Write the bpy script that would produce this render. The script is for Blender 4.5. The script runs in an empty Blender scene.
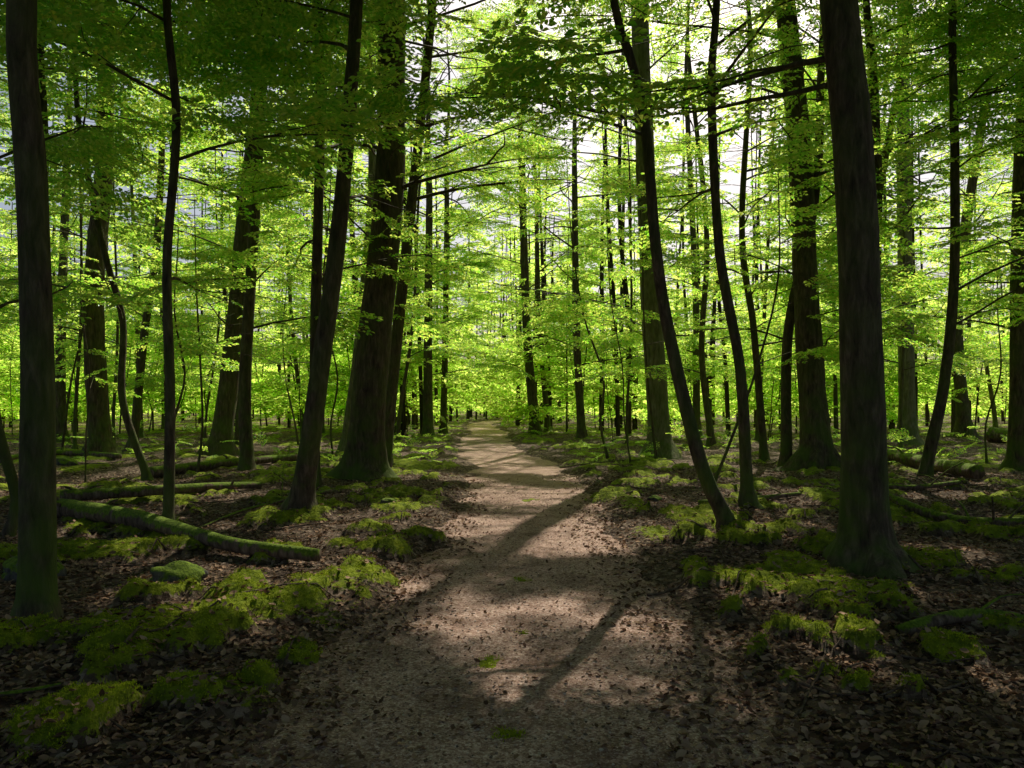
import bpy, math, numpy as np, random, time
from mathutils import Vector
random.seed(7); rng=np.random.default_rng(7)
scene=bpy.context.scene
FL=740.0; HZ=405.0; EYE=1.6
# ------------------------------------------------------------ noise
def _h(ix,iy,s):
    n=(ix.astype(np.int64)*374761393+iy.astype(np.int64)*668265263+s*1442695041)&0xffffffff
    n=((n^(n>>13))*1274126177)&0xffffffff
    n=(n^(n>>16))&0xffffff
    return n/float(0xffffff)
def vn(x,y,s=0):
    x=np.asarray(x,float); y=np.asarray(y,float)
    ix=np.floor(x);iy=np.floor(y);fx=x-ix;fy=y-iy
    fx=fx*fx*(3-2*fx);fy=fy*fy*(3-2*fy)
    a=_h(ix,iy,s);b=_h(ix+1,iy,s);c=_h(ix,iy+1,s);d=_h(ix+1,iy+1,s)
    return (a*(1-fx)+b*fx)*(1-fy)+(c*(1-fx)+d*fx)*fy
def fbm(x,y,s=0,o=4):
    v=0;a=.5;t=0
    x=np.asarray(x,float); y=np.asarray(y,float)
    for i in range(o):
        v=v+a*vn(x*2**i+i*17.3,y*2**i-i*9.1,s+i);t+=a;a*=.5
    return v/t
def ss(a,b,x):
    t=np.clip((x-a)/(b-a),0,1);return t*t*(3-2*t)
# ------------------------------------------------------------ path and terrain
_ky=[-20,0,3.3,6,12.5,18,26,34,43,52,62,75,95,130,260]
_kx=[-.1,-.1,-.05,.08,.3,.15,-.75,-1.35,-1.2,-2.2,-2.7,-1.6,2.5,12,60]
_ty=np.linspace(-20,260,2801); _tx=np.interp(_ty,_ky,_kx)
_k=np.ones(41)/41; _tx[20:-20]=np.convolve(_tx,_k,'valid'); 
def cx(y): return np.interp(y,_ty,_tx)
def gp(u,v):
    d=EYE*FL/(v-HZ); return ((u-512)/FL*d,d)
MOSS=[gp(*p[:2])+(p[2]*.85,) for p in [(60,738,.30),(200,652,.30),(120,665,.2),(30,650,.33),(275,566,.3),(350,590,.48),(250,602,.3),(300,612,.3),(390,560,.3),(420,545,.35),
 (520,632,.15),(525,580,.18),(500,735,.20),(540,500,.3),(500,662,.17),
 (950,655,.22),(855,650,.16),(740,552,.4),(700,545,.35),(830,560,.36),(920,570,.36),(760,590,.3),(700,580,.22),(780,640,.15),(760,660,.13),(860,700,.08),(1000,635,.2),(680,520,.5),(800,605,.2),(730,620,.13),
 (300,520,.6),(400,500,.7),(420,470,.9),(90,500,.8),(150,555,.5),(60,560,.5),(620,500,.6),(640,470,.8),(590,450,1.2),(990,540,.5),(880,520,.6),(160,600,.3),(100,690,.15),(260,690,.11),(300,660,.13)]]
def moss_f(x,y):
    n=fbm(x*1.8+3,y*1.8,11,4)
    n2=fbm(x*5,y*5,31,3)
    m=ss(.57,.68,n)*.85*ss(1.0,1.7,np.abs(x-cx(y)))
    for (mx,my,r) in MOSS:
        d=np.sqrt((x-mx)**2+((y-my)/1.15)**2)/r
        d=d+(n2-.5)*2.2
        m=np.maximum(m,ss(1.05,.5,d))
    return m
def pathdist(x,y):
    return (np.abs(x-cx(y))+ (fbm(x*1.3,y*1.3,5,3)-.5)*.8)/(1+.22*ss(8,3,y))
def ground_h(x,y,mo=None):
    x=np.asarray(x,float);y=np.asarray(y,float)
    if mo is None: mo=moss_f(x,y)
    d=pathdist(x,y)
    out=ss(.80,1.4,d); far=ss(1.5,9,d)
    h=-.07+out*.13
    h=h+far*((fbm(x*.13,y*.13,2,3)-.45)*.55)
    h=h+out*((fbm(x*.9,y*.9,3,4)-.5)*.16+(fbm(x*5,y*5,4,3)-.5)*.05)
    lump=(1-np.abs(2*fbm(x*2.3,y*2.3,21,3)-1)*1.6)
    h=h+mo*(.03+.13*np.clip(lump,0,1))*(0.1+.9*out)+mo*(1-out)*.058
    return h
def gh1(x,y): return float(ground_h(np.array([x]),np.array([y]))[0])
def path_h(x,y): return (fbm(x*2,y*2,8,3)-.5)*.035+(fbm(x*14,y*14,9,2)-.5)*.012-.004
# ------------------------------------------------------------ mesh utils
def mesh_np(name,V,Q,mat=None,smooth=True,attrs=None):
    me=bpy.data.meshes.new(name); V=np.asarray(V,np.float32);Q=np.asarray(Q,np.int32)
    me.vertices.add(len(V)); me.vertices.foreach_set('co',V.ravel())
    k=Q.shape[1]
    me.loops.add(Q.size); me.loops.foreach_set('vertex_index',Q.ravel())
    me.polygons.add(len(Q)); me.polygons.foreach_set('loop_start',np.arange(len(Q),dtype=np.int32)*k)
    me.polygons.foreach_set('use_smooth',np.full(len(Q),smooth))
    if attrs:
        for n,a in attrs.items():
            at=me.attributes.new(n,'FLOAT','POINT'); at.data.foreach_set('value',np.asarray(a,np.float32))
    me.update(calc_edges=True); me.validate()
    if mat: me.materials.append(mat)
    return me
def obj(name,me,parent=None):
    o=bpy.data.objects.new(name,me); scene.collection.objects.link(o)
    if parent: o.parent=parent
    return o
class Acc:
    def __init__(s): s.V=[];s.Q=[];s.n=0
    def add(s,V,Q):
        s.V.append(V); s.Q.append(Q+s.n); s.n+=len(V)
    def mesh(s,name,mat,smooth=True): return mesh_np(name,np.concatenate(s.V),np.concatenate(s.Q),mat,smooth)
def tube(P,R,n=8,rough=0,flare=0,seed=0):
    P=np.asarray(P,float);R=np.asarray(R,float)
    T=np.gradient(P,axis=0);T/=np.linalg.norm(T,axis=1)[:,None]+1e-9
    ref=np.array([1.,0,0]) if abs(T[:,2].mean())>.75 else np.array([0,0,1.])
    A=ref-(T@ref)[:,None]*T;A/=np.linalg.norm(A,axis=1)[:,None]+1e-9
    B=np.cross(T,A)
    th=np.linspace(0,2*np.pi,n,endpoint=False)
    rr=np.repeat(R[:,None],n,1)
    s=np.concatenate([[0],np.cumsum(np.linalg.norm(np.diff(P,axis=0),axis=1))])
    if rough:
        cxn=np.cos(th)[None]*1.3+seed*3.1+s[:,None]*0;cyn=np.sin(th)[None]*1.3+s[:,None]*1.4
        rr=rr*(1+rough*(fbm(cxn,cyn,seed,3)-.5)*2)
    if flare:
        ph=seed*1.7
        lob=.5+.5*np.cos(5*th+ph+.8*np.sin(2*th+ph))
        lob=.35+.65*lob+.3*np.sin(2*th+ph*2)
        rr=rr*(1+1.6*flare*np.exp(-s/.15/ (R[0]*4+.4))[:,None]*lob[None]*1.0+.2*flare*np.exp(-s/.6)[:,None])
    V=P[:,None]+rr[:,:,None]*(np.cos(th)[None,:,None]*A[:,None]+np.sin(th)[None,:,None]*B[:,None])
    m=len(P)
    i=np.arange(m-1)[:,None]*n;j=np.arange(n)[None];j2=(j+1)%n
    Q=np.stack([i+j,i+j2,i+n+j2,i+n+j],-1).reshape(-1,4)
    return V.reshape(-1,3),Q
def smooth_path(pts,step):
    P=np.asarray(pts,float)
    P2=np.vstack([2*P[0]-P[1],P,2*P[-1]-P[-2]])
    out=[]
    for i in range(1,len(P2)-2):
        a,b,c,d=P2[i-1:i+3]
        n=max(2,int(np.linalg.norm(c-b)/step))
        t=np.linspace(0,1,n,endpoint=False)[:,None]
        out.append(.5*((2*b)+(c-a)*t+(2*a-5*b+4*c-d)*t**2+(-a+3*b-3*c+d)*t**3))
    out.append(P[-1:]);return np.vstack(out)
# ------------------------------------------------------------ materials
def newmat(name):
    m=bpy.data.materials.new(name);m.use_nodes=True;nt=m.node_tree;nt.nodes.clear()
    return m,nt
class NB:
    def __init__(s,nt): s.nt=nt
    def n(s,t,**k):
        nd=s.nt.nodes.new(t)
        for a,b in k.items():
            if a.startswith('i_'): nd.inputs[a[2:].replace('_',' ')].default_value=b
            else: setattr(nd,a,b)
        return nd
    def l(s,a,b): s.nt.links.new(a,b)
    def ramp(s,fac,stops):
        r=s.n('ShaderNodeValToRGB');e=r.color_ramp.elements
        while len(e)<len(stops): e.new(.5)
        for k,(p,c) in enumerate(stops): e[k].position=p;e[k].color=(*c,1)
        s.l(fac,r.inputs[0]);return r.outputs[0]
    def noise(s,vec,scale,detail=4,rough=.55,dist=0):
        n=s.n('ShaderNodeTexNoise');n.inputs['Scale'].default_value=scale;n.inputs['Detail'].default_value=detail;n.inputs['Roughness'].default_value=rough;n.inputs['Distortion'].default_value=dist
        if vec is not None:s.l(vec,n.inputs['Vector'])
        return n
    def mix(s,f,a,b,bt='MIX'):
        m=s.n('ShaderNodeMix',data_type='RGBA',blend_type=bt)
        for v,i in ((f,0),(a,6),(b,7)):
            if isinstance(v,(int,float)): m.inputs[i].default_value=v
            elif isinstance(v,tuple): m.inputs[i].default_value=(*v,1)
            else: s.l(v,m.inputs[i])
        return m.outputs[2]
    def math(s,op,a,b=None,clamp=False):
        m=s.n('ShaderNodeMath',operation=op,use_clamp=clamp)
        for v,i in ((a,0),(b,1)):
            if v is None: continue
            if isinstance(v,(int,float)): m.inputs[i].default_value=v
            else: s.l(v,m.inputs[i])
        return m.outputs[0]
def leaf_mat(name,front_a,front_b,tr_a,tr_b,tfac=.6,gloss=.06):
    m,nt=newmat(name);b=NB(nt)
    g=b.n('ShaderNodeNewGeometry')
    r=g.outputs['Random Per Island']
    d=b.n('ShaderNodeBsdfDiffuse');t=b.n('ShaderNodeBsdfTranslucent')
    b.l(b.mix(r,front_a,front_b),d.inputs[0]);b.l(b.mix(r,tr_a,tr_b),t.inputs[0])
    m1=b.n('ShaderNodeMixShader');m1.inputs[0].default_value=tfac;b.l(d.outputs[0],m1.inputs[1]);b.l(t.outputs[0],m1.inputs[2])
    res=m1
    if gloss:
        gl=b.n('ShaderNodeBsdfGlossy');gl.inputs['Roughness'].default_value=.38
        gl.inputs[0].default_value=(.8,.9,.85,1)
        m2=b.n('ShaderNodeMixShader');m2.inputs[0].default_value=gloss;b.l(m1.outputs[0],m2.inputs[1]);b.l(gl.outputs[0],m2.inputs[2]);res=m2
    o=b.n('ShaderNodeOutputMaterial');b.l(res.outputs[0],o.inputs[0]);return m
M_leaf=leaf_mat('beech_leaf',(.025,.08,.02),(.07,.15,.02),(.26,.70,.03),(.95,.99,.18),.85,.05)
M_leaff=leaf_mat('beech_leaf_distant',(.04,.11,.02),(.08,.16,.02),(.44,.84,.06),(.96,.99,.26),.87,0)  # distant copy of the leaf; the paler, hazy distance is put into its colour
M_leafshade=leaf_mat('crown_shade_leaf',(.03,.07,.015),(.05,.11,.02),(.14,.36,.015),(.34,.55,.04),.60,0)  # darker, denser leaf copy for unseen crowns, added to shade the ground
M_litter=leaf_mat('dry_leaf',(.07,.036,.021),(.48,.32,.215),(.10,.05,.02),(.2,.1,.04),.10,0)
def bark_mat(name,c1,c2,c3,mossy=.5,top=False):
    m,nt=newmat(name);b=NB(nt)
    tc=b.n('ShaderNodeNewGeometry');mp=b.n('ShaderNodeMapping');mp.inputs['Scale'].default_value=(1,1,.22);b.l(tc.outputs['Position'],mp.inputs[0])
    n1=b.noise(mp.outputs[0],16,5,.65,.4);n2=b.noise(tc.outputs['Position'],2.2,3,.6);n3=b.noise(mp.outputs[0],60,2,.6)
    col=b.ramp(n1.outputs[0],[(.3,c1),(.52,c2),(.75,c3)])
    if top:
        sp=b.n('ShaderNodeSeparateXYZ');b.l(tc.outputs['Normal'],sp.inputs[0])
        n4=b.noise(tc.outputs['Position'],5,4,.65)
        mf=b.math('MULTIPLY',b.math('ADD',b.math('SUBTRACT',sp.outputs[2],.15),b.math('MULTIPLY',b.math('SUBTRACT',n4.outputs[0],.5),4)),3,True)
        mc=b.ramp(b.noise(tc.outputs['Position'],30,3,.7).outputs[0],[(.3,(.05,.09,.01)),(.7,(.2,.28,.025))])
        col=b.mix(mf,col,mc)
    else:
        sp=b.n('ShaderNodeSeparateXYZ');b.l(tc.outputs['Position'],sp.inputs[0])
        low=b.n('ShaderNodeMapRange');low.inputs[1].default_value=.1;low.inputs[2].default_value=2.4;low.inputs[3].default_value=1;low.inputs[4].default_value=.35;b.l(sp.outputs[2],low.inputs[0])
        mf=b.math('MULTIPLY',b.math('MULTIPLY',b.math('SUBTRACT',n2.outputs[0],.38),5,True),low.outputs[0],True)
        col=b.mix(b.math('MULTIPLY',mf,mossy),col,(.09,.14,.02))
    p=b.n('ShaderNodeBsdfPrincipled');b.l(col,p.inputs['Base Color']);p.inputs['Roughness'].default_value=.9;p.inputs['Specular IOR Level'].default_value=.15
    h=b.math('ADD',b.math('MULTIPLY',n1.outputs[0],1),b.math('MULTIPLY',n3.outputs[0],.4))
    bp=b.n('ShaderNodeBump');bp.inputs['Strength'].default_value=.9;bp.inputs['Distance'].default_value=.03;b.l(h,bp.inputs['Height']);b.l(bp.outputs[0],p.inputs['Normal'])
    o=b.n('ShaderNodeOutputMaterial');b.l(p.outputs[0],o.inputs[0]);return m
M_bark=bark_mat('bark_dark',(.032,.023,.016),(.095,.07,.047),(.20,.15,.10),.8)
M_barkl=bark_mat('bark_grey',(.08,.072,.045),(.18,.165,.10),(.28,.26,.17),.7)
M_log=bark_mat('bark_log',(.04,.03,.02),(.14,.10,.07),(.30,.23,.17),1.0,True)
M_twig=bark_mat('twig',(.04,.03,.02),(.12,.085,.06),(.24,.18,.13),0)
def dmat(name,rgb):
    m,nt=newmat(name);b=NB(nt);g=b.n('ShaderNodeNewGeometry');n=b.noise(g.outputs['Position'],1.5,2);d=b.n('ShaderNodeBsdfDiffuse')
    b.l(b.ramp(n.outputs[0],[(.3,tuple(c*.5 for c in rgb)),(.7,rgb)]),d.inputs[0]);o=b.n('ShaderNodeOutputMaterial');b.l(d.outputs[0],o.inputs[0]);return m
M_barkf=dmat('bark_distant',(.06,.05,.036))
def moss_color(b,pos):
    n=b.noise(pos,9,4,.6);f=b.noise(pos,120,2,.7)
    c=b.ramp(n.outputs[0],[(.3,(.10,.14,.01)),(.5,(.25,.31,.018)),(.7,(.40,.45,.03))])
    return b.mix(b.math('MULTIPLY',f.outputs[0],.45),c,(.03,.055,.007)),f
def ground_mat():
    m,nt=newmat('forest_floor');b=NB(nt)
    g=b.n('ShaderNodeNewGeometry');pos=g.outputs['Position']
    v=b.n('ShaderNodeTexVoronoi');v.inputs['Scale'].default_value=24;v.inputs['Randomness'].default_value=1
    wn=b.noise(pos,14,2,.6);wv=b.mix(.06,pos,wn.outputs[1],'ADD');b.l(wv,v.inputs['Vector'])
    sx=b.n('ShaderNodeSeparateColor');b.l(v.outputs['Color'],sx.inputs[0])
    lit=b.ramp(sx.outputs[0],[(0,(.03,.018,.012)),(.45,(.11,.072,.05)),(.8,(.22,.155,.11)),(1,(.40,.30,.23))])
    big=b.noise(pos,1.3,4,.6)
    lit=b.mix(b.math('MULTIPLY',b.math('SUBTRACT',big.outputs[0],.35),2,True),lit,b.mix(.4,lit,(.03,.022,.012)))
    a=b.n('ShaderNodeAttribute');a.attribute_name='moss'
    mc,f=moss_color(b,pos)
    e=b.noise(pos,22,4,.7)
    mf=b.math('MULTIPLY',b.math('SUBTRACT',b.math('ADD',a.outputs['Fac'],b.math('MULTIPLY',b.math('SUBTRACT',e.outputs[0],.5),1.7)),.34),5,True)
    col=b.mix(mf,lit,mc)
    p=b.n('ShaderNodeBsdfPrincipled');b.l(col,p.inputs['Base Color']);p.inputs['Roughness'].default_value=.92;p.inputs['Specular IOR Level'].default_value=.12
    h=b.math('ADD',b.math('MULTIPLY',v.outputs['Distance'],.8),b.math('ADD',b.math('MULTIPLY',e.outputs[0],.8),b.math('MULTIPLY',f.outputs[0],.7)))
    bp=b.n('ShaderNodeBump');bp.inputs['Strength'].default_value=.9;bp.inputs['Distance'].default_value=.03;b.l(h,bp.inputs['Height']);b.l(bp.outputs[0],p.inputs['Normal'])
    o=b.n('ShaderNodeOutputMaterial');b.l(p.outputs[0],o.inputs[0]);return m
def path_mat():
    m,nt=newmat('earth_path');b=NB(nt)
    g=b.n('ShaderNodeNewGeometry');pos=g.outputs['Position']
    v=b.n('ShaderNodeTexVoronoi');v.inputs['Scale'].default_value=95;b.l(pos,v.inputs['Vector'])
    sx=b.n('ShaderNodeSeparateColor');b.l(v.outputs['Color'],sx.inputs[0])
    c=b.ramp(sx.outputs[0],[(0,(.25,.15,.11)),(.5,(.48,.325,.26)),(.85,(.60,.44,.37)),(1,(.72,.58,.50))])
    n=b.noise(pos,1.7,6,.7);n2=b.noise(pos,28,5,.75)
    c=b.mix(b.math('MULTIPLY',b.math('SUBTRACT',n.outputs[0],.46),5,True),c,b.mix(.62,c,(.09,.047,.030)))
    c=b.mix(b.math('MULTIPLY',b.math('SUBTRACT',n2.outputs[0],.48),5,True),c,(.15,.088,.060))
    p=b.n('ShaderNodeBsdfPrincipled');b.l(c,p.inputs['Base Color']);p.inputs['Roughness'].default_value=.95;p.inputs['Specular IOR Level'].default_value=.05
    h=b.math('ADD',b.math('MULTIPLY',v.outputs['Distance'],-.5),b.math('MULTIPLY',n2.outputs[0],1.3))
    bp=b.n('ShaderNodeBump');bp.inputs['Strength'].default_value=.6;bp.inputs['Distance'].default_value=.015;b.l(h,bp.inputs['Height']);b.l(bp.outputs[0],p.inputs['Normal'])
    o=b.n('ShaderNodeOutputMaterial');b.l(p.outputs[0],o.inputs[0]);return m
def stone_mat():
    m,nt=newmat('pebble');b=NB(nt);oi=b.n('ShaderNodeNewGeometry')
    c=b.ramp(oi.outputs['Random Per Island'],[(0,(.09,.065,.05)),(.6,(.26,.19,.155)),(1,(.48,.40,.35))])
    p=b.n('ShaderNodeBsdfDiffuse');b.l(c,p.inputs[0])
    o=b.n('ShaderNodeOutputMaterial');b.l(p.outputs[0],o.inputs[0]);return m
M_tuft=leaf_mat('moss_tuft',(.17,.23,.012),(.46,.51,.03),(.18,.28,.012),(.42,.50,.03),.30,0)
M_ground=ground_mat();M_path=path_mat();M_stone=stone_mat()
# ------------------------------------------------------------ ground & path
def axis(a,b,base,g,c=0):
    out=[c];x=c
    while x<b: x+=max(base,g*abs(x));out.append(x)
    x=c
    while x>a: x-=max(base,g*abs(x));out.insert(0,x)
    return np.array(out)
def grid(X,Y):
    nx,ny=len(X),len(Y);i=np.arange(ny-1)[:,None]*nx;j=np.arange(nx-1)[None]
    return np.stack([i+j,i+j+1,i+nx+j+1,i+nx+j],-1).reshape(-1,4)
xs=axis(-330,330,.04,.017)
y=2.0;L=[]
while y<420: y+=max(.028,.0095*y);L.append(y)
ys=np.concatenate([np.arange(-30,2,.4),[2.0],L])
GX,GY=np.meshgrid(xs,ys)
mo=moss_f(GX,GY);Z=ground_h(GX,GY,mo)
ground=obj('ground',mesh_np('ground',np.stack([GX,GY,Z],-1).reshape(-1,3),grid(xs,ys),M_ground,True,{'moss':mo.ravel()}))
px=np.linspace(-1.95,1.95,100);py=ys[(ys<200)]
PX,PY=np.meshgrid(px,py);WX=PX+cx(PY)
obj('path',mesh_np('path',np.stack([WX,PY,path_h(WX,PY)],-1).reshape(-1,3),grid(px,py),M_path))
# ------------------------------------------------------------ sun
AZ=math.radians(16);EL=math.radians(47)
S=np.array([math.sin(AZ)*math.cos(EL),math.cos(AZ)*math.cos(EL),math.sin(EL)])
sd=bpy.data.lights.new('sun','SUN');sd.energy=5;sd.angle=math.radians(.5);sd.color=(1,.94,.79)
so=obj('sun',sd);so.rotation_euler=Vector(S).to_track_quat('Z','Y').to_euler()
w=bpy.data.worlds.new('World');scene.world=w;w.use_nodes=True
nt=w.node_tree;bg=nt.nodes['Background'];sk=nt.nodes.new('ShaderNodeTexSky');sk.sky_type='NISHITA';sk.sun_disc=False;sk.sun_elevation=EL;sk.sun_rotation=AZ
sk.air_density=1.0;sk.dust_density=4.5
nt.links.new(sk.outputs[0],bg.inputs[0]);bg.inputs[1].default_value=.10
# chosen sun spots: leaf sprays are carved away along the sun's rays
SUN_SPOTS=[gp(u,v)+(r,) for u,v,r in [(440,627,.20),(500,664,.15),(590,687,.10),(612,628,.14),(345,590,.55),(290,575,.55),(400,588,.32),(240,605,.32),(505,700,.07),
 (548,547,.36),(487,528,.40),(465,580,.19),(500,497,.5),(565,492,.4),(530,470,.65),(485,455,.9),(700,550,.4),(80,548,.55),(150,560,.4),(650,485,.7),(60,742,.18),(180,640,.2),(562,600,.13),(760,545,.35),(930,560,.35),(820,655,.12),(260,650,.15),(645,692,.07),(960,690,.13),(120,600,.24),(700,640,.11),(890,600,.2),
 (60,490,1.0),(200,500,.7),(330,540,.4),(400,520,.7),(960,500,.7),(650,540,.35),(430,480,.7),(780,500,.6),(750,600,.2)]]
GA=np.array(SUN_SPOTS)
KR=np.where(GA[:,2]>=.2,.32,.21)
def lightmask(a):
    hit=np.zeros(len(a),bool);lit=np.zeros(len(a),bool);gym=None
    for f in (0.05,.4,.8):
        r=f*a[:,6]
        P=a[:,:3]+np.stack([np.cos(a[:,5])*r,np.sin(a[:,5])*r,-.1*r],-1)
        t=P[:,2]/S[2];gx=P[:,0]-S[0]*t;gy=P[:,1]-S[1]*t
        d=np.sqrt((gx[:,None]-GA[:,0])**2+(gy[:,None]-GA[:,1])**2)-GA[:,2]-a[:,6][:,None]*KR[None]
        hit|=(d.min(1)<.02)
        if f>.1:
            n=fbm(gx*.95,gy*.5,77,3)
            onp=np.abs(gx-cx(gy))<1.6
            thr=np.where(gy<9.0,9,np.where(gy<26,np.where(onp,.54,.49),.46))
            lit|=(n>thr)
        if f==.4: gym=gy
    return hit,lit,gym
# ------------------------------------------------------------ leaf sprays
def leaf_geo(org,ang,pitch,roll,L,W,fold=.12,kite=False):
    if kite: pts=np.array([[0,0,0],[.45,.55,fold],[1,0,-.05],[.45,-.55,fold]])*np.array([L,W,L]);F=[[0,3,2,1]]
    else: pts=np.array([[0,0,0],[.35,.5,fold],[.75,.38,fold*.8],[1,0,-.08],[.75,-.38,fold*.8],[.35,-.5,fold]])*np.array([L,W,L]);F=[[0,3,2,1],[0,5,4,3]]
    cr,sr=math.cos(roll),math.sin(roll);cp,sp=math.cos(pitch),math.sin(pitch);ca,sa=math.cos(ang),math.sin(ang)
    R=np.array([[ca,-sa,0],[sa,ca,0],[0,0,1]])@np.array([[cp,0,sp],[0,1,0],[-sp,0,cp]])@np.array([[1,0,0],[0,cr,-sr],[0,sr,cr]])
    return pts@R.T+org, np.array(F)
def spray(seed,n_side,ll,tw=.0035,mat=None,kite=False):
    r=random.Random(seed);A=Acc()
    def twig(o,a,L,dens,droop):
        if not kite:
            P=[o+np.array([math.cos(a)*L*t,math.sin(a)*L*t,-droop*t*t*L+.02*math.sin(5*t+seed)]) for t in np.linspace(0,1,3)]
            v,q=tube(P,np.linspace(tw,tw*.4,3),3);A.add(v,q)
        P=[o+np.array([math.cos(a)*L,math.sin(a)*L,-droop*L])]
        k=int(L/dens)
        for i in range(k):
            t=(i+.7)/k;p=o+np.array([math.cos(a)*L*t,math.sin(a)*L*t,-droop*t*t*L])
            for sg in (-1,1):
                if r.random()<.12: continue
                l=ll*r.uniform(.65,1.2)
                v,q=leaf_geo(p,a+sg*r.uniform(.6,1.15),r.gauss(.12,.25),r.gauss(0,.35),l,l*r.uniform(.55,.7),kite=kite);A.add(v,q)
        v,q=leaf_geo(P[-1],a+r.uniform(-.2,.2),.2,r.gauss(0,.3),ll,ll*.6,kite=kite);A.add(v,q)
    twig(np.zeros(3),0,.95,.075*ll/.08,.12)
    for i in range(n_side):
        t=.12+.75*i/n_side;sg=1 if i%2 else -1
        twig(np.array([.95*t,0,-.12*t*t*.95]),sg*r.uniform(.6,.95),(.5*(1-t)+.16)*r.uniform(.8,1.2),.07*ll/.08,.15)
    return A.mesh('leaf_spray',mat or M_leaf,False)
def coll(name,meshes):
    c=bpy.data.collections.new(name)
    for me in meshes: c.objects.link(bpy.data.objects.new(me.name,me))
    return c
C_spray=coll('leaf_sprays',[spray(i,7,.088) for i in range(5)])
C_far=coll('leaf_sprays_coarse',[spray(20+i,6,.13,.005,M_leaff,True) for i in range(4)])
C_shade=coll('leaf_sprays_crown_shade',[spray(40+i,8,.125,.005,M_leafshade,True) for i in range(4)])
def gn(c,realize=False):
    g=bpy.data.node_groups.new('scatter_'+c.name,'GeometryNodeTree')
    g.interface.new_socket('Geometry',in_out='INPUT',socket_type='NodeSocketGeometry');g.interface.new_socket('Geometry',in_out='OUTPUT',socket_type='NodeSocketGeometry')
    N=g.nodes.new;i=N('NodeGroupInput');o=N('NodeGroupOutput');ip=N('GeometryNodeInstanceOnPoints');ci=N('GeometryNodeCollectionInfo')
    ci.inputs['Collection'].default_value=c;ci.inputs['Separate Children'].default_value=True;ci.inputs['Reset Children'].default_value=True
    def at(n,t):
        a=N('GeometryNodeInputNamedAttribute');a.data_type=t;a.inputs['Name'].default_value=n;return a.outputs['Attribute']
    e=N('FunctionNodeEulerToRotation')
    K=g.links.new;K(at('rot','FLOAT_VECTOR'),e.inputs[0]);K(e.outputs[0],ip.inputs['Rotation']);K(at('scl','FLOAT'),ip.inputs['Scale']);K(at('idx','INT'),ip.inputs['Instance Index'])
    ip.inputs['Pick Instance'].default_value=True
    K(i.outputs[0],ip.inputs['Points']);K(ci.outputs[0],ip.inputs['Instance'])
    if realize:
        rz=N('GeometryNodeRealizeInstances');K(ip.outputs[0],rz.inputs[0]);K(rz.outputs[0],o.inputs[0])
    else: K(ip.outputs[0],o.inputs[0])
    return g
G_spray=gn(C_spray,True);G_far=gn(C_far,True);G_shade=gn(C_shade,True)
def scatter(name,P,R,Sc,group,nv,parent=None):
    P=np.asarray(P,np.float32)
    me=bpy.data.meshes.new(name);me.vertices.add(len(P));me.vertices.foreach_set('co',P.ravel())
    a=me.attributes.new('rot','FLOAT_VECTOR','POINT');a.data.foreach_set('vector',np.asarray(R,np.float32).ravel())
    a=me.attributes.new('scl','FLOAT','POINT');a.data.foreach_set('value',np.asarray(Sc,np.float32))
    a=me.attributes.new('idx','INT','POINT');a.data.foreach_set('value',rng.integers(0,nv,len(P)).astype(np.int32))
    o=obj(name,me,parent);m=o.modifiers.new('scatter','NODES');m.node_group=group;return o
# ------------------------------------------------------------ trees
def branch(A,SP,p0,az,el,L,r0,rnd,sub=True,sc=1.0,step=.30):
    n=7;P=[np.array(p0,float)];a=az;e=el
    for i in range(n-1):
        a+=rnd.gauss(0,.13);e=e*.78+rnd.gauss(0,.07)
        P.append(P[-1]+L/(n-1)*np.array([math.cos(a)*math.cos(e),math.sin(a)*math.cos(e),math.sin(e)]))
    P=np.array(P);v,q=tube(P,np.linspace(r0,.004,n),5 if r0>.02 else 4);A.add(v,q)
    k=max(2,int(L*.8/(step*sc)))
    for i in range(k):
        t=.22+.78*(i+.5)/k;f=t*(n-1);i0=min(n-2,int(f));pt=P[i0]+(P[i0+1]-P[i0])*(f-i0)
        d=P[i0+1]-P[i0];ya=math.atan2(d[1],d[0])+(1 if i%2 else -1)*rnd.uniform(.4,1.05)
        SP.append((*pt,rnd.gauss(0,.22),rnd.gauss(.03,.2),ya,rnd.uniform(.7,1.2)*sc))
    SP.append((*P[-1],rnd.gauss(0,.2),rnd.gauss(.1,.15),a,rnd.uniform(.8,1.1)*sc))
    if sub and L>1.3:
        for t in ((.3,.5,.7) if step>.25 else (.25,.4,.55,.7,.85)):
            if rnd.random()<.75:
                f=t*(n-1);i0=int(f);pt=P[i0]
                branch(A,SP,pt,a+rnd.choice((-1,1))*rnd.uniform(.5,.9),rnd.uniform(-.05,.25),L*rnd.uniform(.35,.6),r0*.5,rnd,False,sc,step)
def shade_h(y): return 9.3+np.maximum(0,np.asarray(y)-10)*.55  # above this, about the top of view, the darker shading leaves begin
def filt(SP,keep=1.0,clear=3.2,near=True):
    a=np.array(SP)
    hit,lit,gy=lightmask(a);u=rng.random(len(a));z=a[:,2]
    k=~(hit&(z>1.2))
    k&=~(lit&(z>6)&(u<.96));k&=~(lit&(z<=6)&(u<.65)&(gy<26));k&=~(lit&(z<=6)&(u<.25)&(gy>=26))
    k&=(np.linalg.norm(a[:,:3]-np.array([0,0,EYE]),axis=1)>clear)
    # the walk-way itself stays open to the height of a person
    k&=~((np.abs(a[:,0]-cx(a[:,1]))<1.6)&(z<2.3)&(a[:,1]<60))
    k&=rng.random(len(a))<keep
    return a[k]
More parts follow.
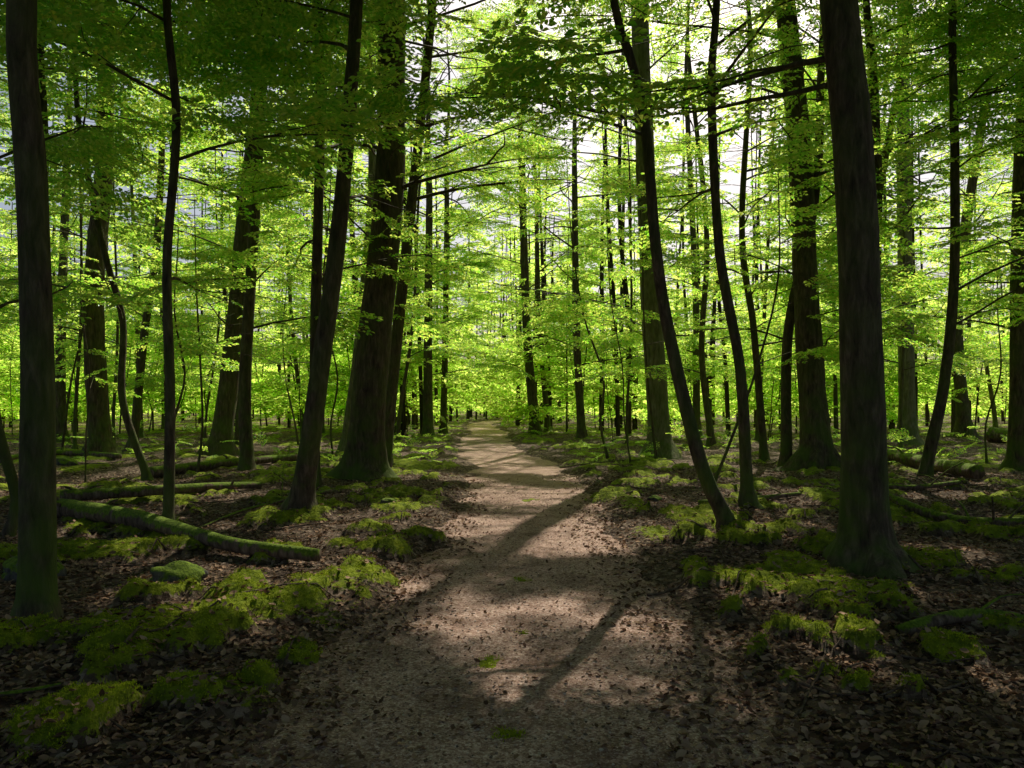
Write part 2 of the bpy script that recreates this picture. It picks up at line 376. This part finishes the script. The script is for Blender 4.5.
def tree(pts,r0,r1,H=17,nb=18,hmin=2.6,seed=0,mat=None,name='beech_tree',Lm=3.2,sc=1.0,n=14,low=0,keep=1.0,extra=(),over=(),flare=1.0,crown=0):
    rnd=random.Random(seed);P=[list(p) for p in pts]
    z=P[-1][2];x,y=P[-1][:2];dx=(P[-1][0]-P[-2][0])*.3/(max(.5,P[-1][2]-P[-2][2]))
    ztop=z
    while z<H:
        z+=2.2;x+=rnd.gauss(dx*2,.12);y+=rnd.gauss(0,.12);P.append([x,y,z])
    C=smooth_path(P,.22 if r0>.05 else .3)
    zz=C[:,2];f=np.clip((zz-zz[0])/(max(ztop,3)-zz[0]),0,None)
    R=np.where(f<1,r0+(r1-r0)*f,r1*np.clip(1-(zz-ztop)/(H-ztop+2),.08,1))
    A=Acc();v,q=tube(C,R,n,.09,flare,seed);A.add(v,q)
    SP=[]
    for i in range(nb):
        t=(i+rnd.random())/nb;h=hmin+(H-hmin)*t**.85
        k=int(np.argmin(abs(zz-h)));L=Lm*(.45+.75*math.sin(math.pi*min(1,.25+.7*t)))*rnd.uniform(.6,1.15)
        branch(A,SP,C[k],rnd.uniform(0,2*math.pi),rnd.uniform(.15,.75),L,min(R[k]*.45,.007*L+.006),rnd,True,sc)
    cb=float(shade_h(y))
    for i in range(crown):   # limbs added above the view to shade the ground
        h=cb+.3+(H-cb-.5)*(i+.5)/crown
        if h>H+.5 or h<cb: continue
        k=int(np.argmin(abs(zz-h)))
        branch(A,SP,C[k],i*2.4+rnd.uniform(-.3,.3),rnd.uniform(.15,.6),rnd.uniform(3.5,5.5),min(R[k]*.5,.04),rnd,True,.9,.24)
    for (h,az,el,L,r) in extra:
        k=int(np.argmin(abs(zz-h)));branch(A,SP,C[k],az,el,L,r,rnd,True,sc)
    for (h,az,L) in over:    # long limbs added over the path to shade it
        k=int(np.argmin(abs(zz-h)));branch(A,SP,C[k],az,.25,L,min(R[k]*.5,.035),rnd,True,.9,.24)
    o=obj(name,A.mesh(name,mat or M_bark))
    a=filt(SP,keep);hi=a[:,2]>shade_h(a[:,1]);b=a[~hi];c=a[hi]
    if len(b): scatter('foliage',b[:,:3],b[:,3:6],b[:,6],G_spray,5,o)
    if len(c): scatter('crown_shade_foliage',c[:,:3],c[:,3:6],c[:,6],G_shade,4,o)  # upper leaf cover added mostly out of view to darken the ground
    return o
OCC=[]
def T(d,uv,w0,w1,**k):
    pts=[]
    for i,(u,v) in enumerate(uv):
        x=(u-512)/FL*d;z=EYE+(HZ-v)/FL*d
        pts.append([x,d+.012*d*math.sin(i*1.3+u),z])
    pts[0][1]=d;g=gh1(pts[0][0],d);pts[0][2]=g-.12
    pts.insert(1,[pts[0][0]+(pts[1][0]-pts[0][0])*.12,d,g+(pts[1][2]-g)*.12])
    OCC.append((pts[0][0],d));return tree(pts,.84*w0/FL*d/2,.84*w1/FL*d/2,**k)
pi=math.pi
T(5.3,[(36,632),(40,400),(32,180),(25,0)],38,31,seed=1,H=16,n=22,hmin=4.5,crown=9)
T(21,[(100,455),(98,300),(100,160),(106,0)],25,17,seed=2,crown=3)
T(8.8,[(168,540),(172,400),(167,260),(173,120),(168,0)],12,9,seed=3,H=13,nb=14,hmin=3,Lm=2.4,crown=6)
T(22,[(220,457),(232,330),(244,190),(262,40)],24,15,seed=4,crown=3)
T(17,[(247,472),(244,380),(251,230),(262,0)],15,11,seed=5,H=14,crown=3)
T(10.3,[(300,520),(318,400),(340,220),(355,0)],25,15,seed=6,H=15,hmin=4,crown=9,over=[(9,.6,4.5),(10.5,1.1,5),(12,.3,5)])
T(14,[(313,470),(316,300),(322,120),(317,0)],14,10,seed=7,H=13,hmin=3.5,crown=4)
T(15.5,[(364,482),(374,360),(388,180),(392,0)],42,32,seed=8,n=20,nb=20,hmin=5,H=18,crown=8,extra=[(7,2.6,.3,3.5,.05),(6.2,-.3,.4,3.5,.05)],over=[(9.5,0,5.5),(11,.5,5.5),(12.5,-.4,5.5),(14,.2,5.5),(15.5,.8,5)])
T(18,[(384,460),(398,330),(412,200),(433,0)],15,10,seed=9,crown=5,extra=[(6.5,.2,.35,4.5,.05),(8.3,.1,.5,4.5,.05),(7.5,-.5,.3,4,.04)],over=[(10,.3,5.5),(11.5,-.2,5.5),(13,.6,5.5),(14.5,0,5)])
T(15,[(148,478),(124,400),(118,320),(108,250),(80,120),(70,0)],9,5,seed=10,H=11,nb=10)
T(26,[(132,448),(148,340),(160,240),(165,120)],10,7,seed=11,H=12)
T(8.6,[(8,545),(14,500),(2,420),(-6,330),(-20,150),(-30,0)],12,8,seed=12,H=9,nb=8)
T(9,[(729,535),(700,465),(672,340),(655,250),(645,120),(628,50),(616,0)],17,10,seed=13,H=14,hmin=4,nb=14,crown=9,extra=[(5.2,2.9,.3,2.6,.03)],over=[(9,2.0,5),(10.5,1.5,5),(12,2.4,5),(13,1.0,5)])
T(22,[(661,458),(652,320),(644,150),(640,0)],27,20,seed=14,mat=M_barkl,H=19,crown=4,over=[(11,3.4,5.5),(12.5,2.9,5.5),(14,3.8,5.5),(16,3.1,5)])
T(11,[(748,512),(738,370),(722,250),(713,90),(719,0)],14,9,seed=15,H=15,hmin=4,crown=8,over=[(9.5,2.5,5),(11,1.9,5.5),(12.5,2.9,5),(13.8,1.4,5)])
T(7,[(866,575),(858,360),(850,160),(838,0)],50,41,seed=16,n=24,H=17,hmin=5,flare=1.4,nb=22,crown=10,extra=[(5,2.6,.25,2.6,.035),(4.6,2.2,.2,2.8,.03)])
T(17,[(818,470),(811,320),(803,150),(789,0)],33,23,seed=17,H=18,n=18,crown=5,nb=24,Lm=3.8,over=[(10,3.1,6),(11.5,2.7,6),(13,3.5,6),(15,3.1,5.5)])
T(17.5,[(786,466),(792,330),(812,200),(822,80)],13,9,seed=18,H=12)
T(28,[(908,442),(903,250),(905,100),(904,0)],19,13,seed=19,mat=M_barkl,H=21,nb=26,Lm=4.2)
T(15.5,[(925,485),(940,380),(952,280),(950,150),(958,0)],13,8,seed=20,H=13,hmin=3,nb=20)
T(18,[(1018,468),(1016,380),(1024,200),(1035,0)],20,14,seed=21,H=16,crown=3,nb=22,Lm=3.8)
T(20,[(880,462),(868,300),(884,180),(900,60),(905,0)],10,7,seed=22,H=15,nb=22,Lm=3.8)
T(30,[(964,440),(962,300),(975,150)],15,10,seed=23,H=20,nb=26,Lm=4.2)
T(38,[(536,436),(527,330),(522,170)],12,8,seed=24,H=22,nb=30,Lm=4.4)
T(42,[(548,430),(538,300),(536,190)],7,5,seed=25,H=18,nb=24,Lm=4.4)
T(33,[(582,440),(576,330),(574,200)],10,7,seed=26,H=20,nb=26,Lm=4.4)
T(34,[(697,438),(694,300),(690,120)],9,6,seed=27,H=20,nb=26,Lm=4)
T(26,[(712,452),(703,350),(708,230),(690,60)],8,5,seed=28,H=17,nb=22)
T(36,[(428,436),(427,350),(430,200)],12,8,seed=29,H=22,nb=30,Lm=4.4)
T(40,[(443,432),(445,340),(447,200)],8,6,seed=30,H=22,nb=30,Lm=4.4)
T(24,[(345,455),(360,330),(370,180),(368,60)],12,8,seed=31,H=16,mat=M_barkl)
T(30,[(60,440),(66,330),(62,150)],12,8,seed=32,H=18,nb=24,Lm=3.8)
T(20,[(765,440),(752,330),(742,230),(748,60)],9,6,seed=33,H=15,nb=20)
# mid-ground trees and saplings
rm=random.Random(99);cnt=0
while cnt<24:
    y=rm.uniform(22,43);x=rm.uniform(-.8*y-3,.8*y+3)
    if abs(x-cx(y))<3.4 or any((x-a)**2+(y-b)**2<3 for a,b in OCC): continue
    OCC.append((x,y));g=gh1(x,y);r=rm.uniform(.05,.14);ln=rm.gauss(0,.5)
    tree([[x,y,g-.1],[x+ln*.1,y,g+1.2],[x+ln*.6+rm.gauss(0,.1),y,g+5],[x+ln,y,g+10]],r,r*.6,H=rm.uniform(13,20),nb=15,hmin=2.2,seed=200+cnt,n=9);cnt+=1
cnt=0
while cnt<46:
    y=rm.uniform(14,38);x=rm.uniform(-.8*y-2,.8*y+2)
    if abs(x-cx(y))<2.6 or any((x-a)**2+(y-b)**2<.8 for a,b in OCC): continue
    OCC.append((x,y));g=gh1(x,y);r=rm.uniform(.018,.042);ln=rm.gauss(0,.5)
    tree([[x,y,g-.05],[x+ln*.3,y+rm.gauss(0,.1),g+1],[x+ln*.5+rm.gauss(0,.2),y,g+2.3],[x+ln,y,g+4]],r,r*.6,H=rm.uniform(5,9.5),nb=7,hmin=1.9,seed=300+cnt,n=6,name='beech_sapling',Lm=1.7,flare=.4);cnt+=1
# trees added around / behind the viewpoint, closing the canopy to cut sky light
for k,(x,y) in enumerate([(-5,-3),(4.5,-5),(-9,2),(9.5,2),(11.5,9),(-13,11),(-3.6,-10),(14,15),(-15,5),(16,4),(11.5,12.5),(-9.1,14),(8.2,17),(2.5,-1.5),(-2.5,-6)]):
    g=gh1(x,y);tree([[x,y,g-.1],[x,y,g+1.5],[x+.2,y,g+6],[x+.1,y,g+9]],.13,.10,H=16,nb=10,hmin=6,seed=400+k,n=9,Lm=4,crown=11)
# ------------------------------------------------------------ distant trees (mass)
A=Acc();SP=[];rd=random.Random(5);pos=[]
while len(pos)<400:
    y=rd.uniform(36,150)if rd.random()<.5 else rd.uniform(36,75);x=rd.uniform(-.8*y-5,.8*y+5)
    if abs(x-cx(y))<2.6 and y<100: continue
    pos.append((x,y))
for i in range(34):
    y=rd.uniform(44,105);pos.append((float(cx(y))+rd.choice((-1,1))*rd.uniform(2.0,5.5),y))
PA=np.array(pos);GZ=ground_h(PA[:,0],PA[:,1])
for j,((x,y),g) in enumerate(zip(pos,GZ)):
    thin=rd.random()<.5 and j<400
    r=rd.uniform(.03,.07) if thin else rd.uniform(.08,.19);H=rd.uniform(6,11) if thin else rd.uniform(15,24);ln=rd.gauss(0,.6)
    P=[[x,y,g-.2],[x+ln*.2,y,g+H*.25],[x+ln*.5+rd.gauss(0,.15),y,g+H*.5],[x+ln,y,g+H]]
    C=smooth_path(P,1.2);v,q=tube(C,np.linspace(r,r*.3,len(C)),6);A.add(v,q)
    nb=7 if thin else 14
    for i in range(nb):
        t=(i+rd.random())/nb;h=1.3+(H-1.3)*t;k=int(np.argmin(abs(C[:,2]-h-g)))
        branch(A,SP,C[k],rd.uniform(0,2*pi),rd.uniform(.1,.6),(1.8 if thin else 3.4)*rd.uniform(.6,1.1),.02,rd,i%2==0,1.9 if y<70 else 2.8,.42)
n=4200;Y=rng.uniform(95,210,n);X=rng.uniform(-1,1,n)*(.8*Y+5);ZZ=rng.random(n)**1.2*np.clip(.27*Y,26,48)
for x,y,z in zip(X,Y,ZZ): SP.append((x,y,z,rd.gauss(0,.3),rd.gauss(.1,.4),rd.uniform(0,6.28),rd.uniform(4.5,7.5)))
dt=obj('distant_trees',A.mesh('distant_trees',M_barkf))
a=filt(SP,1.0,near=False);scatter('foliage',a[:,:3],a[:,3:6],a[:,6],G_far,4,dt)
# ------------------------------------------------------------ undergrowth
n=1500;Y=19+rng.random(n)**1.4*60;X=(rng.random(n)*2-1)*(.8*Y+2)
k=(np.abs(X-cx(Y))>1.5)&(fbm(X*.3,Y*.3,55,3)>.47);X=X[k];Y=Y[k];Zg=ground_h(X,Y)
hh=rng.random(len(X))**2*.8+.03
scatter('undergrowth',np.stack([X,Y,Zg+hh],-1),np.stack([rng.normal(0,.3,len(X)),rng.normal(-.25,.35,len(X)),rng.random(len(X))*6.28],-1),rng.uniform(.25,.55,len(X)),G_spray,5)
# ------------------------------------------------------------ fallen leaves
def dead_leaf(seed):
    r=random.Random(seed);c=r.uniform(.15,.5);L=.062;W=.038;V=[];Q=[]
    for i in range(5):
        t=i/4;wd=math.sin(math.pi*min(1,t*.93+.04))**.8*.5*W
        for j in range(-1,2):
            s=j;V.append([(t-.5)*L,s*wd,abs(s)**1.5*c*wd+.25*c*L*(t-.5)**2*4+.004*math.sin(7*t+3*s+seed)])
    for i in range(4):
        for j in range(2): a=i*3+j;Q.append([a,a+1,a+4,a+3])
    return mesh_np('fallen_leaf',V,Q,M_litter,True)
G_dead=gn(coll('fallen_leaf_shapes',[dead_leaf(i) for i in range(6)]),True)
n=64000;Y=1.9+rng.random(n)**1.7*15;X=(rng.random(n)*2-1)*(.72*Y+.8)
d=pathdist(X,Y);m=moss_f(X,Y);pr=ss(.35,1.15,d)*.84+.16;pr=pr*(1-.7*m);k=rng.random(n)<pr;X=X[k];Y=Y[k];d=d[k]
Zz=np.maximum(ground_h(X,Y),path_h(X,Y))+.004+rng.random(len(X))*.010
sc_=rng.uniform(.25,1.05,len(X))*np.where(d<.7,.7,1)
scatter('fallen_leaves',np.stack([X,Y,Zz],-1),np.stack([rng.normal(0,.35,len(X)),rng.normal(0,.35,len(X)),rng.random(len(X))*6.28],-1),sc_,G_dead,6)
# ------------------------------------------------------------ pebbles
import bmesh
def peb(seed):
    bm=bmesh.new();bmesh.ops.create_icosphere(bm,subdivisions=1,radius=.012);r=random.Random(seed);a,b_,c=r.uniform(.8,1.3),r.uniform(.7,1.1),r.uniform(.45,.7)
    for v in bm.verts:
        k=1+r.uniform(-.15,.15);v.co=Vector((v.co.x*a*k,v.co.y*b_*k,v.co.z*c*k))
    me=bpy.data.meshes.new('pebble');bm.to_mesh(me);bm.free();me.materials.append(M_stone)
    return me
G_peb=gn(coll('pebble_shapes',[peb(i) for i in range(4)]),True)
n=7000;Y=1.9+rng.random(n)**1.6*12;X=cx(Y)+rng.normal(0,.7,n);Zz=np.maximum(ground_h(X,Y),path_h(X,Y))
scatter('pebbles',np.stack([X,Y,Zz+.001],-1),np.stack([rng.normal(0,.3,n),rng.normal(0,.3,n),rng.random(n)*6.28],-1),rng.uniform(.25,.9,n)**1.5,G_peb,4)
# ------------------------------------------------------------ moss tufts
def tuft(seed):
    r=random.Random(seed);V=[];Q=[]
    for i in range(12):
        a=r.uniform(0,6.28);d=r.random()**.5*.035;x,y=d*math.cos(a),d*math.sin(a);h=r.uniform(.003,.008);b=r.uniform(0,6.28);w=.0028
        lx,ly=r.gauss(0,.006),r.gauss(0,.006);k=len(V)
        V+= [[x-w*math.cos(b),y-w*math.sin(b),-.004],[x+w*math.cos(b),y+w*math.sin(b),-.004],[x+w*.7*math.cos(b)+lx,y+w*.7*math.sin(b)+ly,h],[x-w*.3*math.cos(b)+lx,y-w*.3*math.sin(b)+ly,h]]
        Q.append([k,k+1,k+2,k+3])
    return mesh_np('moss_tuft',V,Q,M_tuft,False)
G_tuft=gn(coll('moss_tuft_shapes',[tuft(i) for i in range(4)]),True)
n=110000;Y=2.2+rng.random(n)**1.6*9;X=(rng.random(n)*2-1)*(.72*Y+.5)
m=moss_f(X,Y);e=fbm(X*14,Y*14,61,3);k=(m+(e-.5)*1.3>.6);X=X[k];Y=Y[k];Zg=ground_h(X,Y);k=Zg>path_h(X,Y)-.002;X=X[k];Y=Y[k];Zg=Zg[k]
scatter('moss',np.stack([X,Y,Zg],-1),np.stack([rng.normal(0,.2,len(X)),rng.normal(0,.2,len(X)),rng.random(len(X))*6.28],-1),rng.uniform(.6,1.2,len(X)),G_tuft,4)
# ------------------------------------------------------------ twigs, logs, stones
A=Acc();rt=random.Random(3)
for i in range(420):
    y=2.2+rt.random()**1.4*18;x=rt.uniform(-.75*y-.5,.75*y+.5)
    if abs(x-cx(y))<1.35: continue
    L=rt.uniform(.1,.6)*(1+.05*y);a=rt.uniform(0,6.28);P=[]
    for t in np.linspace(-.5,.5,6):
        qx=x+math.cos(a)*L*t+rt.gauss(0,.01);qy=y+math.sin(a)*L*t+rt.gauss(0,.01);P.append([qx,qy,0])
    P=np.array(P);P[:,2]=np.maximum(ground_h(P[:,0],P[:,1]),path_h(P[:,0],P[:,1]))+.012;v,q=tube(P,np.linspace(.007,.003,6)*(1+L),5);A.add(v,q)
obj('fallen_twigs',A.mesh('fallen_twigs',M_twig))
def log(p,r0,r1,seed,lift=.5,name='fallen_log',stubs=3):
    P=smooth_path([[x,y,0] for x,y in p],.12);n=len(P);R=np.linspace(r0,r1,n)
    g=ground_h(P[:,0],P[:,1]);t=np.arange(n);fit=np.polyval(np.polyfit(t,g,2),t);P[:,2]=fit+R*lift+.02
    P=np.vstack([P[0],P,P[-1]]);R=np.concatenate([[.002],R,[.002]]);d=P[2]-P[1];P[0]-=d*.05;P[-1]+=d*.05
    A=Acc();v,q=tube(P,R,14,.2,0,seed);A.add(v,q);r=random.Random(seed)
    for i in range(stubs):
        k=r.randrange(2,n-2);a=r.uniform(0,6.28);L=r.uniform(.25,.9)
        e=P[k]+np.array([math.cos(a)*L*.7,math.sin(a)*L*.7,L*r.uniform(.2,.7)]);sp_=smooth_path([P[k],(P[k]+e)/2+[0,0,.05],e],.1);v,q=tube(sp_,np.linspace(R[k]*.35,.008,len(sp_)),6);A.add(v,q)
    return obj(name,A.mesh(name,M_log))
log([gp(20,522),gp(130,537),gp(230,564),gp(318,574)],.14,.06,1,.8)
log([gp(60,512),gp(160,505),gp(260,492)],.10,.06,2,1.0)
log([gp(150,480),gp(260,470),gp(330,462)],.12,.08,3,.9)
log([gp(885,463),gp(930,475),gp(978,487)],.16,.14,4,1.1,stubs=1)
log([gp(890,515),gp(960,528),gp(1040,532)],.07,.05,5,.9)
log([gp(990,447),gp(1060,450)],.3,.25,6,.8,stubs=0)
log([gp(700,512),gp(760,506),gp(800,503)],.05,.03,7,.8)
log([gp(860,488),gp(900,496),gp(960,494)],.06,.04,11,.9)
log([gp(0,468),gp(60,462),gp(120,464)],.10,.07,12,.9)
log([gp(0,712),gp(60,700)],.012,.01,8,.9,'fallen_branch',0)
log([gp(560,468),gp(640,470)],.02,.015,9,.9,'fallen_branch',1)
log([gp(330,500),gp(250,515),gp(200,530)],.03,.015,13,.9,'fallen_branch',2)
log([gp(900,640),gp(990,632),gp(1060,640)],.05,.04,10,.3,stubs=1)
M_rock=bark_mat('mossy_rock',(.03,.028,.025),(.09,.085,.075),(.16,.15,.13),1.0,True)
def rock(u,v,r,seed):
    x,y=gp(u,v);bm=bmesh.new();bmesh.ops.create_icosphere(bm,subdivisions=4,radius=r)
    for vt in bm.verts:
        c=vt.co/r;k=1+.9*(float(fbm(c.x*1.4+seed+c.z,c.y*1.4+c.z*.8,seed,4))-.5)
        vt.co=Vector((c.x*r*k*1.2,c.y*r*k,c.z*r*k*.6))
    me=bpy.data.meshes.new('mossy_rock');bm.to_mesh(me);bm.free();me.materials.append(M_rock)
    for p in me.polygons:p.use_smooth=True
    o=obj('mossy_rock',me);o.location=(x,y,gh1(x,y)+r*.1)
rock(176,590,.2,1);rock(388,512,.1,2);rock(30,585,.22,3);rock(62,470,.25,4);rock(655,505,.1,5)
# ------------------------------------------------------------ camera
cd=bpy.data.cameras.new('camera');cd.sensor_width=36;cd.lens=26.0;cd.shift_y=21/1024;cd.clip_end=1500
c=obj('camera',cd);c.location=(0,0,EYE);c.rotation_euler=(math.pi/2,0,0);scene.camera=c
scene.view_settings.view_transform='Standard';scene.view_settings.look='None';scene.view_settings.exposure=0
